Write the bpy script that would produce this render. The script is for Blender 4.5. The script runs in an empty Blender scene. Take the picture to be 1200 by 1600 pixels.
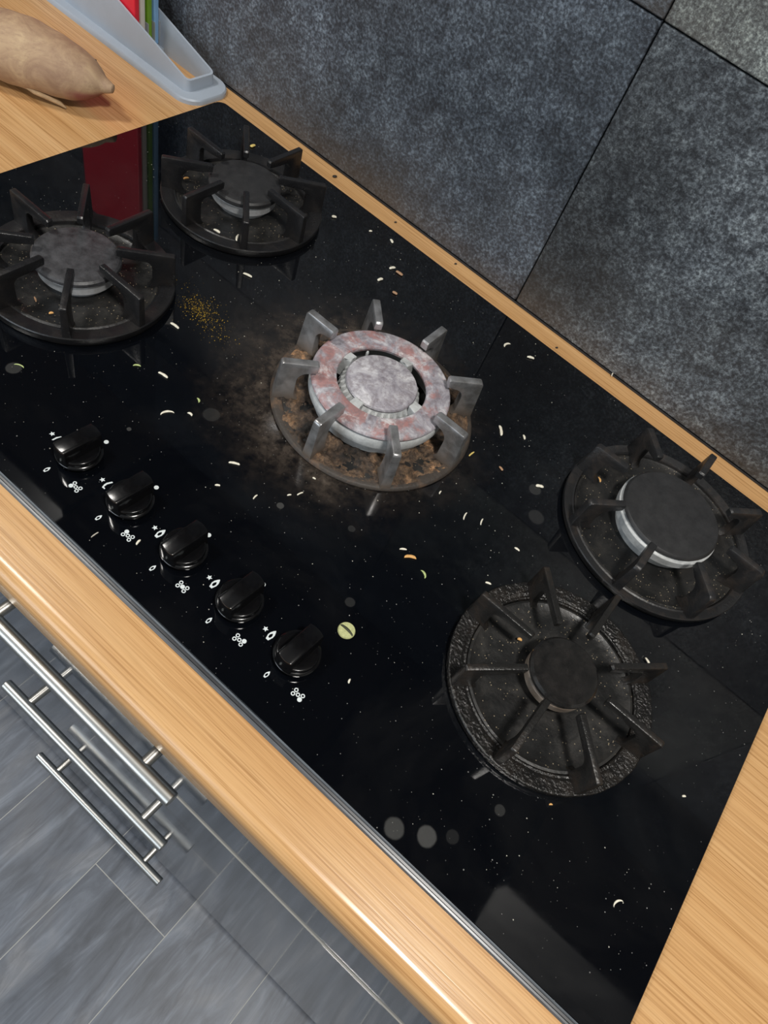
import bpy, bmesh, math, random
from mathutils import Vector, Matrix, noise

random.seed(7)
scene = bpy.context.scene
COL = scene.collection
PI = math.pi

# ------------------------------------------------------------------ camera
cam_data = bpy.data.cameras.new('camera')
cam = bpy.data.objects.new('camera', cam_data)
COL.objects.link(cam)
cam_data.sensor_fit = 'HORIZONTAL'
cam_data.sensor_width = 36.0
cam_data.lens = 36.0 * 1123.19 / 1200.0
cam_data.clip_start = 0.02
cam_data.clip_end = 50.0
RX = Vector((0.75034986, 0.60944552, 0.25602979))
RY = Vector((0.63689301, -0.56278388, -0.52691708))
RZ = Vector((-0.17703782, 0.55843573, -0.81043639))
cam.matrix_world = Matrix((
    (RX.x, -RY.x, -RZ.x, 0.192525),
    (RX.y, -RY.y, -RZ.y, -0.691351),
    (RX.z, -RY.z, -RZ.z, 1.406),
    (0, 0, 0, 1)))
scene.camera = cam

# ------------------------------------------------------------------ world, lights, exposure
world = bpy.data.worlds.new('world')
scene.world = world
world.use_nodes = True
bg = world.node_tree.nodes['Background']
bg.inputs['Color'].default_value = (0.85, 0.92, 1.0, 1)
bg.inputs['Strength'].default_value = 0.25

def area_light(name, loc, target, sx, sy, power, color):
    d = bpy.data.lights.new(name, 'AREA')
    d.shape = 'RECTANGLE'
    d.size = sx
    d.size_y = sy
    d.energy = power
    d.color = color
    o = bpy.data.objects.new(name, d)
    COL.objects.link(o)
    o.location = loc
    o.rotation_euler = (Vector(target) - Vector(loc)).to_track_quat('-Z', 'Y').to_euler()
    return o

# the lamp panel on the kitchen ceiling, a little behind and to the right of the camera
area_light('ceiling_or_fill_light', (0.60, -0.74, 2.372), (0.60, -0.74, 0.0), 0.20, 0.20, 23.5, (1.0, 0.965, 0.91))
area_light('ceiling_or_fill_light', (-0.85, -0.74, 2.372), (-0.85, -0.74, 0.0), 0.20, 0.20, 12.5, (1.0, 0.965, 0.91))  # second lamp, added to fill the left side with light
# added cool fill light, standing in for daylight from behind the photographer
area_light('window_fill_light', (-0.75, -2.60, 1.55), (-0.75, 0.0, 1.45), 1.40, 1.10, 22.0, (0.80, 0.90, 1.0))

scene.view_settings.view_transform = 'Standard'
scene.view_settings.look = 'None'
scene.view_settings.exposure = -0.06
scene.view_settings.gamma = 1.0
scene.view_settings.use_curve_mapping = False

# ------------------------------------------------------------------ object helpers
def mesh_obj(name, me, mat, parent=None, loc=(0, 0, 0), rot=(0, 0, 0), smooth=None):
    o = bpy.data.objects.new(name, me)
    COL.objects.link(o)
    if mat is not None and not me.materials:
        me.materials.append(mat)
    o.parent = parent
    o.location = loc
    o.rotation_euler = rot
    if smooth is not None:
        shade(me, smooth)
    return o

def shade(me, angle):
    for p in me.polygons:
        p.use_smooth = True
    if angle < 180:
        bm = bmesh.new()
        bm.from_mesh(me)
        lim = math.radians(angle)
        for e in bm.edges:
            if len(e.link_faces) == 2 and e.calc_face_angle(0.0) > lim:
                e.smooth = False
        bm.to_mesh(me)
        bm.free()

def empty(name, loc, rotz=0.0):
    o = bpy.data.objects.new(name, None)
    o.empty_display_size = 0.02
    COL.objects.link(o)
    o.location = loc
    o.rotation_euler = (0, 0, rotz)
    return o

def tag(o, label=None, cat=None, group=None, kind=None):
    if label: o['label'] = label
    if cat: o['category'] = cat
    if group: o['group'] = group
    if kind: o['kind'] = kind
    return o

def to_mesh(bm, name='m'):
    bmesh.ops.recalc_face_normals(bm, faces=bm.faces)
    me = bpy.data.meshes.new(name)
    bm.to_mesh(me)
    bm.free()
    return me

def raw_mesh(verts, faces, name='m', fix=True):
    me = bpy.data.meshes.new(name)
    me.from_pydata(verts, [], faces)
    me.update()
    if fix:
        bm = bmesh.new()
        bm.from_mesh(me)
        bmesh.ops.recalc_face_normals(bm, faces=bm.faces)
        bm.to_mesh(me)
        bm.free()
    return me

def box(x0, x1, y0, y1, z0, z1, bevel=0.0, seg=2):
    bm = bmesh.new()
    bmesh.ops.create_cube(bm, size=1.0)
    for v in bm.verts:
        v.co = Vector(((x0 + x1) / 2 + v.co.x * (x1 - x0), (y0 + y1) / 2 + v.co.y * (y1 - y0), (z0 + z1) / 2 + v.co.z * (z1 - z0)))
    if bevel > 0:
        bmesh.ops.bevel(bm, geom=list(bm.edges), offset=bevel, segments=seg, profile=0.5, affect='EDGES', clamp_overlap=True)
    return to_mesh(bm)

def lathe(profile, n=72, closed=False, wob=None):
    """profile [(r, z)...] spun round z; closed joins last to first; r = 0 ends are capped by a point."""
    verts, faces, rings = [], [], []
    for (r, z) in profile:
        if r <= 1e-7:
            rings.append([len(verts)])
            verts.append((0, 0, z))
        else:
            ids = []
            for k in range(n):
                a = 2 * PI * k / n
                rr, zz = (r, z) if wob is None else wob(r, z, a)
                ids.append(len(verts))
                verts.append((rr * math.cos(a), rr * math.sin(a), zz))
            rings.append(ids)
    m = len(rings)
    for i in range(m if closed else m - 1):
        A, B = rings[i], rings[(i + 1) % m]
        for k in range(n):
            k2 = (k + 1) % n
            if len(A) == 1 and len(B) == 1:
                continue
            if len(A) == 1:
                faces.append((A[0], B[k], B[k2]))
            elif len(B) == 1:
                faces.append((A[k], B[0], A[k2]))
            else:
                faces.append((A[k], B[k], B[k2], A[k2]))
    return raw_mesh(verts, faces)

def extrude_poly(pts, z0, z1, bevel=0.0, seg=2):
    bm = bmesh.new()
    vs = [bm.verts.new((p[0], p[1], z0)) for p in pts]
    f = bm.faces.new(vs)
    r = bmesh.ops.extrude_face_region(bm, geom=[f])
    for e in r['geom']:
        if isinstance(e, bmesh.types.BMVert):
            e.co.z = z1
    if bevel > 0:
        top = [e for e in bm.edges if all(abs(v.co.z - z1) < 1e-9 for v in e.verts)]
        bmesh.ops.bevel(bm, geom=top, offset=bevel, segments=seg, profile=0.5, affect='EDGES', clamp_overlap=True)
    return to_mesh(bm)

def rounded_rect(x0, x1, y0, y1, r, n=8):
    pts = []
    for (cx, cy, a0) in ((x1 - r, y1 - r, 0), (x0 + r, y1 - r, 90), (x0 + r, y0 + r, 180), (x1 - r, y0 + r, 270)):
        for k in range(n + 1):
            a = math.radians(a0 + 90.0 * k / n)
            pts.append((cx + r * math.cos(a), cy + r * math.sin(a)))
    return pts

def cyl_between(bm, p, q, r, n=20, bev=0.0):
    p, q = Vector(p), Vector(q)
    d = (q - p)
    L = d.length
    rot = d.to_track_quat('Z', 'Y').to_matrix()
    prof = [(0, 0), (r - bev, 0), (r, bev), (r, L - bev), (r - bev, L), (0, L)] if bev > 0 else [(0, 0), (r, 0), (r, L), (0, L)]
    rings = []
    for (rr, z) in prof:
        if rr == 0:
            rings.append([bm.verts.new(p + rot @ Vector((0, 0, z)))])
        else:
            rings.append([bm.verts.new(p + rot @ Vector((rr * math.cos(2 * PI * k / n), rr * math.sin(2 * PI * k / n), z))) for k in range(n)])
    for A, B in zip(rings[:-1], rings[1:]):
        for k in range(n):
            k2 = (k + 1) % n
            if len(A) == 1: bm.faces.new((A[0], B[k], B[k2]))
            elif len(B) == 1: bm.faces.new((A[k], B[0], A[k2]))
            else: bm.faces.new((A[k], B[k], B[k2], A[k2]))

# ------------------------------------------------------------------ material helpers
class NT:
    def __init__(self, name):
        self.mat = bpy.data.materials.new(name)
        self.mat.use_nodes = True
        self.t = self.mat.node_tree
        self.b = self.t.nodes['Principled BSDF']
        self.tc = self.t.nodes.new('ShaderNodeTexCoord')

    def n(self, typ, **kw):
        nd = self.t.nodes.new(typ)
        for k, v in kw.items():
            if k.startswith('_'):
                setattr(nd, k[1:], v)
            else:
                self.set(nd, k, v)
        return nd

    def set(self, nd, k, v):
        s = nd.inputs[int(k[1:])] if (k[0] == 'i' and k[1:].isdigit()) else nd.inputs[k.replace('__', ' ')]
        if isinstance(v, bpy.types.NodeSocket):
            self.t.links.new(v, s)
        else:
            s.default_value = v

    def coords(self, scale=(1, 1, 1), rot=(0, 0, 0), loc=(0, 0, 0), kind='Object'):
        m = self.n('ShaderNodeMapping')
        self.t.links.new(self.tc.outputs[kind], m.inputs['Vector'])
        m.inputs['Scale'].default_value = scale
        m.inputs['Rotation'].default_value = rot
        m.inputs['Location'].default_value = loc
        return m.outputs[0]

    def noise(self, vec, scale, detail=4.0, rough=0.55, dist=0.0):
        return self.n('ShaderNodeTexNoise', Vector=vec, Scale=scale, Detail=detail, Roughness=rough, Distortion=dist).outputs['Fac']

    def ramp(self, fac, stops, interp='LINEAR'):
        r = self.n('ShaderNodeValToRGB')
        self.t.links.new(fac, r.inputs[0])
        cr = r.color_ramp
        cr.interpolation = interp
        while len(cr.elements) < len(stops):
            cr.elements.new(0.5)
        for e, (p, c) in zip(cr.elements, stops):
            e.position = p
            e.color = (c, c, c, 1) if isinstance(c, (int, float)) else (c[0], c[1], c[2], 1)
        return r.outputs[0]

    def mix(self, fac, a, b, mode='MIX'):
        m = self.n('ShaderNodeMix', _data_type='RGBA', _blend_type=mode)
        for s, v in ((m.inputs[0], fac), (m.inputs[6], a), (m.inputs[7], b)):
            if isinstance(v, bpy.types.NodeSocket): self.t.links.new(v, s)
            elif isinstance(v, (int, float)): s.default_value = v
            else: s.default_value = (v[0], v[1], v[2], 1)
        return m.outputs[2]

    def math(self, op, a, b=0.0, clamp=False):
        m = self.n('ShaderNodeMath', _operation=op, _use_clamp=clamp)
        for s, v in ((m.inputs[0], a), (m.inputs[1], b)):
            if isinstance(v, bpy.types.NodeSocket): self.t.links.new(v, s)
            else: s.default_value = v
        return m.outputs[0]

    def bump(self, height, strength=0.3, distance=0.001):
        b = self.n('ShaderNodeBump', Strength=strength, Distance=distance)
        self.t.links.new(height, b.inputs['Height'])
        self.t.links.new(b.outputs[0], self.b.inputs['Normal'])

    def out(self, **kw):
        for k, v in kw.items():
            s = self.b.inputs[k.replace('_', ' ')]
            if isinstance(v, bpy.types.NodeSocket): self.t.links.new(v, s)
            elif isinstance(v, (tuple, list)) and len(v) == 3: s.default_value = (v[0], v[1], v[2], 1)
            else: s.default_value = v
        return self.mat

def plain(name, col, rough=0.5, metal=0.0, var=0.12, scale=60.0, bump=0.0):
    m = NT(name)
    f = m.noise(m.coords(), scale)
    c = m.ramp(f, [(0.3, tuple(x * (1 - var) for x in col)), (0.7, tuple(min(1, x * (1 + var)) for x in col))])
    if bump: m.bump(f, bump, 0.0006)
    return m.out(Base_Color=c, Roughness=rough, Metallic=metal)

M = {}
# ------------------------------------------------------------------ materials
def make_wood():
    m = NT('oak_laminate')
    a = m.noise(m.coords((1.0, 34, 34)), 2.0, 4, 0.55, 0.4)
    b = m.noise(m.coords((5.0, 520, 520)), 1.0, 4, 0.65, 0.1)
    c = m.noise(m.coords((18.0, 900, 900), loc=(3, 1, 0)), 1.0, 2, 0.5)
    base = m.ramp(a, [(0.28, (0.53, 0.300, 0.125)), (0.5, (0.575, 0.340, 0.150)), (0.72, (0.62, 0.385, 0.182))])
    streak = m.ramp(b, [(0.36, (0.62, 0.52, 0.42)), (0.50, (0.97, 0.96, 0.95)), (0.70, (1.10, 1.11, 1.12))])
    fine = m.ramp(c, [(0.30, (0.86, 0.82, 0.76)), (0.5, (1, 1, 1))])
    col = m.mix(1.0, m.mix(0.75, base, streak, 'MULTIPLY'), fine, 'MULTIPLY')
    h = m.math('ADD', b, m.math('MULTIPLY', c, 0.6))
    m.bump(h, 0.22, 0.0003)
    return m.out(Base_Color=col, Roughness=0.25, Specular_IOR_Level=0.5)
M['wood'] = make_wood()

def make_tile(name, tint, bright):
    m = NT(name)
    info = m.n('ShaderNodeObjectInfo')
    off = m.n('ShaderNodeVectorMath', _operation='ADD')
    m.t.links.new(m.tc.outputs['Object'], off.inputs[0])
    comb = m.n('ShaderNodeCombineXYZ')
    for k, s in enumerate((7.0, 3.0, 11.0)):
        m.t.links.new(m.math('MULTIPLY', info.outputs['Random'], s), comb.inputs[k])
    m.t.links.new(comb.outputs[0], off.inputs[1])
    v = off.outputs[0]
    big = m.noise(v, 5.0, 3, 0.55, 0.4)
    mid = m.noise(v, 60.0, 6, 0.75, 0.0)
    fine = m.noise(v, 330.0, 3, 0.7, 0.0)
    d = tuple(x * bright for x in tint)
    c0 = m.ramp(big, [(0.34, tuple(x * 0.55 for x in d)), (0.50, d), (0.66, tuple(x * 1.7 for x in d))])
    c1 = m.ramp(mid, [(0.34, (0.42, 0.42, 0.44)), (0.50, (0.92, 0.93, 0.95)), (0.66, (1.75, 1.75, 1.70))])
    c2 = m.ramp(fine, [(0.36, (0.36, 0.36, 0.38)), (0.50, (0.9, 0.9, 0.9)), (0.64, (2.2, 2.2, 2.15))])
    col = m.mix(1.0, m.mix(0.9, c0, c1, 'MULTIPLY'), c2, 'MULTIPLY')
    # brownish tone, stronger towards the lower edge of each tile
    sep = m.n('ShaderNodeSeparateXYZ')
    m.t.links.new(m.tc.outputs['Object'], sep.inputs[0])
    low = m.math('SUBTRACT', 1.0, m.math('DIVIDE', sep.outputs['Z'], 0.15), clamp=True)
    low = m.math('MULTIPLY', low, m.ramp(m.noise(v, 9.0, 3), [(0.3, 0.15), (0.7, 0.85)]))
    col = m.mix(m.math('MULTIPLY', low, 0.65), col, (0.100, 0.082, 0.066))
    m.bump(m.math('ADD', mid, m.math('MULTIPLY', fine, 0.8)), 0.45, 0.0012)
    return m.out(Base_Color=col, Roughness=m.ramp(fine, [(0.35, 0.5), (0.7, 0.36)]))
M['tile_dark'] = make_tile('slate_tile_dark', (0.046, 0.056, 0.070), 1.2)
M['tile_grey'] = make_tile('slate_tile_grey', (0.052, 0.060, 0.068), 1.12)
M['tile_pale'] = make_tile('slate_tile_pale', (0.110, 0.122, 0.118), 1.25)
M['grout'] = plain('dark_grout', (0.012, 0.012, 0.013), 0.8)
M['paint'] = plain('white_wall_paint', (0.62, 0.62, 0.60), 0.7, var=0.03, scale=6)
M['ceiling'] = plain('ceiling_paint', (0.72, 0.72, 0.70), 0.8, var=0.02, scale=6)
M['plastic_white'] = plain('white_plastic', (0.75, 0.75, 0.74), 0.4, var=0.03)

def make_floor():
    m = NT('vinyl_plank')
    info = m.n('ShaderNodeObjectInfo')
    off = m.n('ShaderNodeVectorMath', _operation='ADD')
    m.t.links.new(m.tc.outputs['Object'], off.inputs[0])
    comb = m.n('ShaderNodeCombineXYZ')
    for k, s in enumerate((9.0, 5.0, 0.0)):
        m.t.links.new(m.math('MULTIPLY', info.outputs['Random'], s), comb.inputs[k])
    m.t.links.new(comb.outputs[0], off.inputs[1])
    mp = m.n('ShaderNodeMapping')
    m.t.links.new(off.outputs[0], mp.inputs['Vector'])
    mp.inputs['Scale'].default_value = (26, 4.0, 1)
    mp2 = m.n('ShaderNodeMapping')
    m.t.links.new(off.outputs[0], mp2.inputs['Vector'])
    mp2.inputs['Scale'].default_value = (11, 5, 1)
    a = m.noise(mp.outputs[0], 1.4, 6, 0.65, 1.4)
    b = m.noise(mp2.outputs[0], 1.0, 4, 0.6, 0.6)
    col = m.ramp(a, [(0.30, (0.070, 0.080, 0.098)), (0.52, (0.130, 0.148, 0.176)), (0.72, (0.23, 0.255, 0.29))])
    col = m.mix(0.85, col, m.ramp(b, [(0.32, (0.48, 0.50, 0.55)), (0.5, (0.95, 0.98, 1.05)), (0.68, (1.35, 1.24, 1.16))]), 'MULTIPLY')
    m.bump(a, 0.25, 0.0008)
    return m.out(Base_Color=col, Roughness=0.42)
M['plank'] = make_floor()
M['joint'] = plain('pale_floor_joint', (0.50, 0.50, 0.48), 0.7, var=0.05)

def make_gloss():
    m = NT('anthracite_gloss')
    f = m.noise(m.coords((4, 1, 4)), 2.0, 3)
    c = m.ramp(f, [(0.3, (0.090, 0.103, 0.122)), (0.7, (0.105, 0.119, 0.138))])
    sm = m.noise(m.coords((9, 9, 9)), 3.0, 5, 0.6)
    return m.out(Base_Color=c, Roughness=m.ramp(sm, [(0.4, 0.05), (0.75, 0.13)]), IOR=1.5)
M['gloss'] = make_gloss()
M['edge_band'] = plain('pale_edge_band', (0.42, 0.405, 0.37), 0.95, var=0.05)
M['carcass'] = plain('carcass_grey', (0.10, 0.105, 0.11), 0.6, var=0.05)

def make_steel():
    m = NT('brushed_steel')
    f = m.noise(m.coords((30, 700, 700)), 1.0, 3)
    c = m.ramp(f, [(0.3, (0.42, 0.415, 0.395)), (0.7, (0.53, 0.525, 0.50))])
    m.bump(f, 0.06, 0.0002)
    return m.out(Base_Color=c, Metallic=1.0, Roughness=0.34)
M['steel'] = make_steel()

HOB_C = (0.0, -0.291)
def make_glass():
    m = NT('black_glass')
    oc = m.coords()
    def dist(x, y, sy=1.0):
        mp = m.coords((1, sy, 0), loc=(-x, -y * sy, 0))
        return m.n('ShaderNodeVectorMath', _operation='LENGTH', i0=mp).outputs['Value']
    n1 = m.noise(oc, 22.0, 6, 0.68, 0.5)
    n2 = m.noise(oc, 75.0, 5, 0.7)
    # burnt-on film round the wok burner
    d = dist(-0.018, 0.016)
    ringm = m.ramp(m.math('ADD', d, m.math('MULTIPLY', m.math('SUBTRACT', n1, 0.5), 0.085)),
                   [(0.085, 1.0), (0.104, 0.55), (0.120, 0.20), (0.150, 0.0)])
    film = m.math('MULTIPLY', ringm, m.ramp(n2, [(0.30, 0.1), (0.55, 0.75), (0.75, 1.0)]))
    film = m.math('MULTIPLY', film, 0.55)
    # lighter greasy veil over a large part of the glass
    veil = m.ramp(m.noise(oc, 7.0, 5, 0.62, 0.8), [(0.48, 0.0), (0.74, 0.035)])
    # dried drips with clear outlines
    spots = None
    for (x, y, r, amt) in ((0.2475, -0.2465, 0.0072, 0.085), (0.2675, -0.2352, 0.0070, 0.10), (-0.2205, -0.187, 0.0058, 0.07),
                           (-0.0845, -0.0955, 0.0072, 0.035), (0.1836, 0.0494, 0.0075, 0.035), (0.2815, -0.2235, 0.0046, 0.025),
                           (0.298, -0.186, 0.0040, 0.05), (0.166, 0.075, 0.006, 0.05), (0.118, -0.142, 0.0040, 0.04), (0.075, -0.09, 0.003, 0.04),
                           (-0.115, -0.158, 0.0020, 0.10), (0.02, -0.118, 0.0032, 0.10), (0.345, -0.10, 0.005, 0.05)):
        dd = m.math('ADD', dist(x, y), m.math('MULTIPLY', m.math('SUBTRACT', n1, 0.5), 0.004))
        s = m.n('ShaderNodeMapRange', _interpolation_type='SMOOTHSTEP', Value=dd, i1=r * 1.12, i2=r * 0.86, i3=0.0, i4=amt).outputs[0]
        spots = s if spots is None else m.math('MAXIMUM', spots, s)
    # dust specks
    specks = None
    for sc, thr, pick, amt in ((260.0, 0.090, 0.80, 0.55), (120.0, 0.036, 0.78, 0.7), (520.0, 0.14, 0.90, 0.45)):
        vo = m.n('ShaderNodeTexVoronoi', Vector=oc, Scale=sc)
        sepc = m.n('ShaderNodeSeparateColor')
        m.t.links.new(vo.outputs['Color'], sepc.inputs[0])
        a = m.math('LESS_THAN', vo.outputs['Distance'], m.math('MULTIPLY', sepc.outputs[1], thr * 1.6))
        b = m.math('GREATER_THAN', sepc.outputs[0], pick)
        s = m.math('MULTIPLY', m.math('MULTIPLY', a, b), m.math('MULTIPLY', sepc.outputs[2], amt))
        specks = s if specks is None else m.math('MAXIMUM', specks, s)
    dens = m.ramp(m.noise(oc, 9.0, 3), [(0.36, 0.25), (0.6, 1.0)])
    specks = m.math('MULTIPLY', specks, dens)
    col = m.mix(veil, (0.0018, 0.0023, 0.0035), (0.12, 0.12, 0.115))
    filmcol = m.ramp(n2, [(0.3, (0.035, 0.026, 0.019)), (0.6, (0.105, 0.080, 0.060)), (0.8, (0.17, 0.135, 0.105))])
    col = m.mix(film, col, filmcol)
    col = m.mix(spots, col, (0.42, 0.42, 0.40))
    col = m.mix(specks, col, (0.72, 0.72, 0.68))
    dirt = m.math('MAXIMUM', film, m.math('MAXIMUM', m.math('MULTIPLY', spots, 2.5, clamp=True), specks))
    rough = m.math('ADD', m.math('MULTIPLY', dirt, 0.65, clamp=True), m.ramp(n1, [(0.4, 0.025), (0.8, 0.09)]), clamp=True)
    return m.out(Base_Color=col, Roughness=rough, IOR=1.52)
M['glass'] = make_glass()
M['glass_edge'] = plain('ground_glass_edge', (0.10, 0.115, 0.13), 0.22, var=0.2)
M['trim_dark'] = plain('dark_hob_trim', (0.028, 0.029, 0.032), 0.3, var=0.2)
M['trim_grey'] = plain('grey_hob_trim', (0.075, 0.08, 0.088), 0.28, var=0.2)
M['print'] = plain('white_print', (0.62, 0.67, 0.68), 0.5, var=0.08, scale=900)

def make_iron(name, base, rough, bumps, grime=0.35, bscale=420.0, warm=(0.060, 0.040, 0.024)):
    m = NT(name)
    oc = m.coords()
    f = m.noise(oc, bscale, 3, 0.6)
    g = m.noise(oc, 42.0, 5, 0.68, 0.4)
    c = m.mix(m.math('MULTIPLY', m.ramp(g, [(0.50, 0.0), (0.72, 1.0)]), grime), base, warm)
    m.bump(m.math('ADD', f, m.math('MULTIPLY', g, 0.7)), bumps, 0.0012)
    return m.out(Base_Color=c, Roughness=m.ramp(g, [(0.35, rough), (0.7, min(1, rough + 0.18))]))
M['iron'] = make_iron('enamelled_iron', (0.0095, 0.0095, 0.0105), 0.27, 0.25, 0.12)
M['iron_greasy'] = make_iron('greasy_cast_iron', (0.0085, 0.008, 0.0075), 0.15, 0.7, 0.25, 520.0, (0.035, 0.022, 0.013))
M['iron_grimy'] = make_iron('burnt_brown_iron', (0.040, 0.032, 0.026), 0.55, 0.5, 0.8, 300.0, (0.17, 0.095, 0.050))
M['iron_greasy_f'] = make_iron('greasy_iron_finger', (0.012, 0.0115, 0.011), 0.26, 0.35, 0.45, 420.0, (0.055, 0.034, 0.020))
M['iron_dull'] = make_iron('sooty_iron', (0.015, 0.015, 0.0158), 0.32, 0.3, 0.40, 300.0, (0.060, 0.042, 0.030))

def make_plate():
    m = NT('drip_plate_enamel')
    oc = m.coords()
    g = m.noise(oc, 38.0, 6, 0.7, 0.6)
    g2 = m.noise(oc, 190.0, 4, 0.7)
    c = m.mix(m.ramp(g, [(0.45, 0.0), (0.75, 0.6)]), (0.0095, 0.0095, 0.0095), (0.036, 0.032, 0.027))
    vo = m.n('ShaderNodeTexVoronoi', Vector=oc, Scale=520.0)
    sp = m.n('ShaderNodeSeparateColor')
    m.t.links.new(vo.outputs['Color'], sp.inputs[0])
    s = m.math('MULTIPLY', m.math('LESS_THAN', vo.outputs['Distance'], 0.24), m.math('GREATER_THAN', sp.outputs[0], 0.82))
    c = m.mix(m.math('MULTIPLY', s, 0.7), c, (0.33, 0.27, 0.18))
    m.bump(m.math('ADD', g, g2), 0.35, 0.001)
    return m.out(Base_Color=c, Roughness=m.ramp(g, [(0.35, 0.30), (0.7, 0.55)]))
M['plate'] = make_plate()

def make_cap(name, lo, hi, rough):
    m = NT(name)
    oc = m.coords()
    g = m.noise(oc, 70.0, 6, 0.72, 0.15)
    c = m.ramp(g, [(0.35, lo), (0.72, hi)])
    m.bump(m.noise(oc, 500.0, 3), 0.2, 0.0006)
    return m.out(Base_Color=c, Roughness=rough)
M['cap'] = make_cap('burner_cap_black', (0.014, 0.014, 0.015), (0.030, 0.030, 0.031), 0.5)
M['cap_grey'] = make_cap('burner_cap_worn', (0.018, 0.018, 0.020), (0.075, 0.076, 0.082), 0.45)
M['cap_rough'] = make_cap('burner_cap_greasy', (0.007, 0.007, 0.007), (0.022, 0.020, 0.019), 0.22)

def make_alu():
    m = NT('burner_aluminium')
    oc = m.coords()
    g = m.noise(oc, 60.0, 5, 0.65)
    c = m.ramp(g, [(0.32, (0.30, 0.22, 0.15)), (0.44, (0.55, 0.55, 0.55)), (0.65, (0.72, 0.74, 0.76))])
    return m.out(Base_Color=c, Metallic=0.55, Roughness=0.42)
M['alu'] = make_alu()
M['alu_white'] = make_cap('burner_pale_alloy', (0.34, 0.35, 0.35), (0.60, 0.62, 0.62), 0.45)
M['alu_brown'] = make_cap('burner_tarnished_alloy', (0.10, 0.075, 0.055), (0.26, 0.21, 0.17), 0.4)

def make_mottled(name, pinkish):
    m = NT(name)
    oc = m.coords()
    a = m.noise(oc, 48.0, 5, 0.7, 0.8)
    b = m.noise(oc, 42.0, 5, 0.7, 0.5)
    f = m.noise(oc, 190.0, 4, 0.72)
    c = m.ramp(a, [(0.32, (0.17, 0.155, 0.18)), (0.46, (0.31, 0.295, 0.325)), (0.58, (0.46, 0.45, 0.475)), (0.70, (0.66, 0.65, 0.67))])
    if pinkish:
        c = m.mix(m.ramp(b, [(0.46, 0.0), (0.58, 0.8)]), c, (0.33, 0.145, 0.13))
        c = m.mix(m.ramp(a, [(0.56, 0.0), (0.66, 0.75)]), c, (0.60, 0.58, 0.58))
    c = m.mix(m.ramp(f, [(0.40, 0.5), (0.52, 0.0)]), c, (0.17, 0.14, 0.15))
    m.bump(f, 0.35, 0.0007)
    return m.out(Base_Color=c, Roughness=0.55)
M['wok_ring'] = make_mottled('burnt_wok_ring', True)
M['wok_cap'] = make_mottled('burnt_wok_cap', False)

def make_worn():
    m = NT('worn_steel_finger')
    oc = m.coords()
    g = m.noise(oc, 60.0, 5, 0.65)
    sep = m.n('ShaderNodeSeparateXYZ')
    m.t.links.new(oc, sep.inputs[0])
    low = m.math('ADD', m.math('DIVIDE', m.math('SUBTRACT', 0.026, sep.outputs['Z']), 0.020), m.math('MULTIPLY', m.math('SUBTRACT', g, 0.5), 1.6), clamp=True)
    c = m.ramp(g, [(0.35, (0.24, 0.235, 0.23)), (0.6, (0.46, 0.46, 0.47))])
    c = m.mix(m.math('MULTIPLY', low, 0.85), c, (0.095, 0.062, 0.036))
    m.bump(m.noise(oc, 300.0, 3), 0.15, 0.0006)
    metal = m.math('SUBTRACT', 0.75, m.math('MULTIPLY', low, 0.7))
    return m.out(Base_Color=c, Metallic=metal, Roughness=0.32)
M['worn'] = make_worn()

def make_crust():
    m = NT('burnt_food_crust')
    oc = m.coords()
    a = m.noise(oc, 30.0, 7, 0.74, 0.8)
    f = m.noise(oc, 260.0, 5, 0.7)
    c = m.ramp(a, [(0.40, (0.012, 0.009, 0.007)), (0.49, (0.060, 0.040, 0.027)), (0.57, (0.14, 0.088, 0.052)), (0.66, (0.36, 0.20, 0.10))])
    c = m.mix(1.0, c, m.ramp(f, [(0.35, (0.45, 0.42, 0.40)), (0.6, (1.1, 1.1, 1.1))]), 'MULTIPLY')
    m.bump(f, 0.9, 0.0015)
    return m.out(Base_Color=c, Roughness=0.8)
M['crust'] = make_crust()
M['hood'] = plain('black_hood', (0.015, 0.015, 0.016), 0.35)
M['filter'] = plain('hood_filter', (0.05, 0.05, 0.05), 0.5)
M['cup_door'] = plain('pale_cupboard_door', (0.085, 0.083, 0.080), 0.5, var=0.4, scale=14)
M['knob'] = plain('black_knob_plastic', (0.0035, 0.0035, 0.004), 0.17, var=0.3, scale=300, bump=0.05)
M['holder'] = plain('grey_holder_plastic', (0.36, 0.41, 0.475), 0.42, var=0.05, scale=20)
M['divider'] = plain('clear_grey_divider', (0.34, 0.36, 0.38), 0.3, var=0.05)
M['board_red'] = plain('red_board', (0.72, 0.018, 0.040), 0.42, var=0.05)
M['board_white'] = plain('white_board', (0.66, 0.64, 0.58), 0.45, var=0.05)
M['board_green'] = plain('green_board', (0.16, 0.33, 0.02), 0.45, var=0.05)
M['board_blue'] = plain('blue_board', (0.22, 0.42, 0.68), 0.45, var=0.05)

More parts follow.
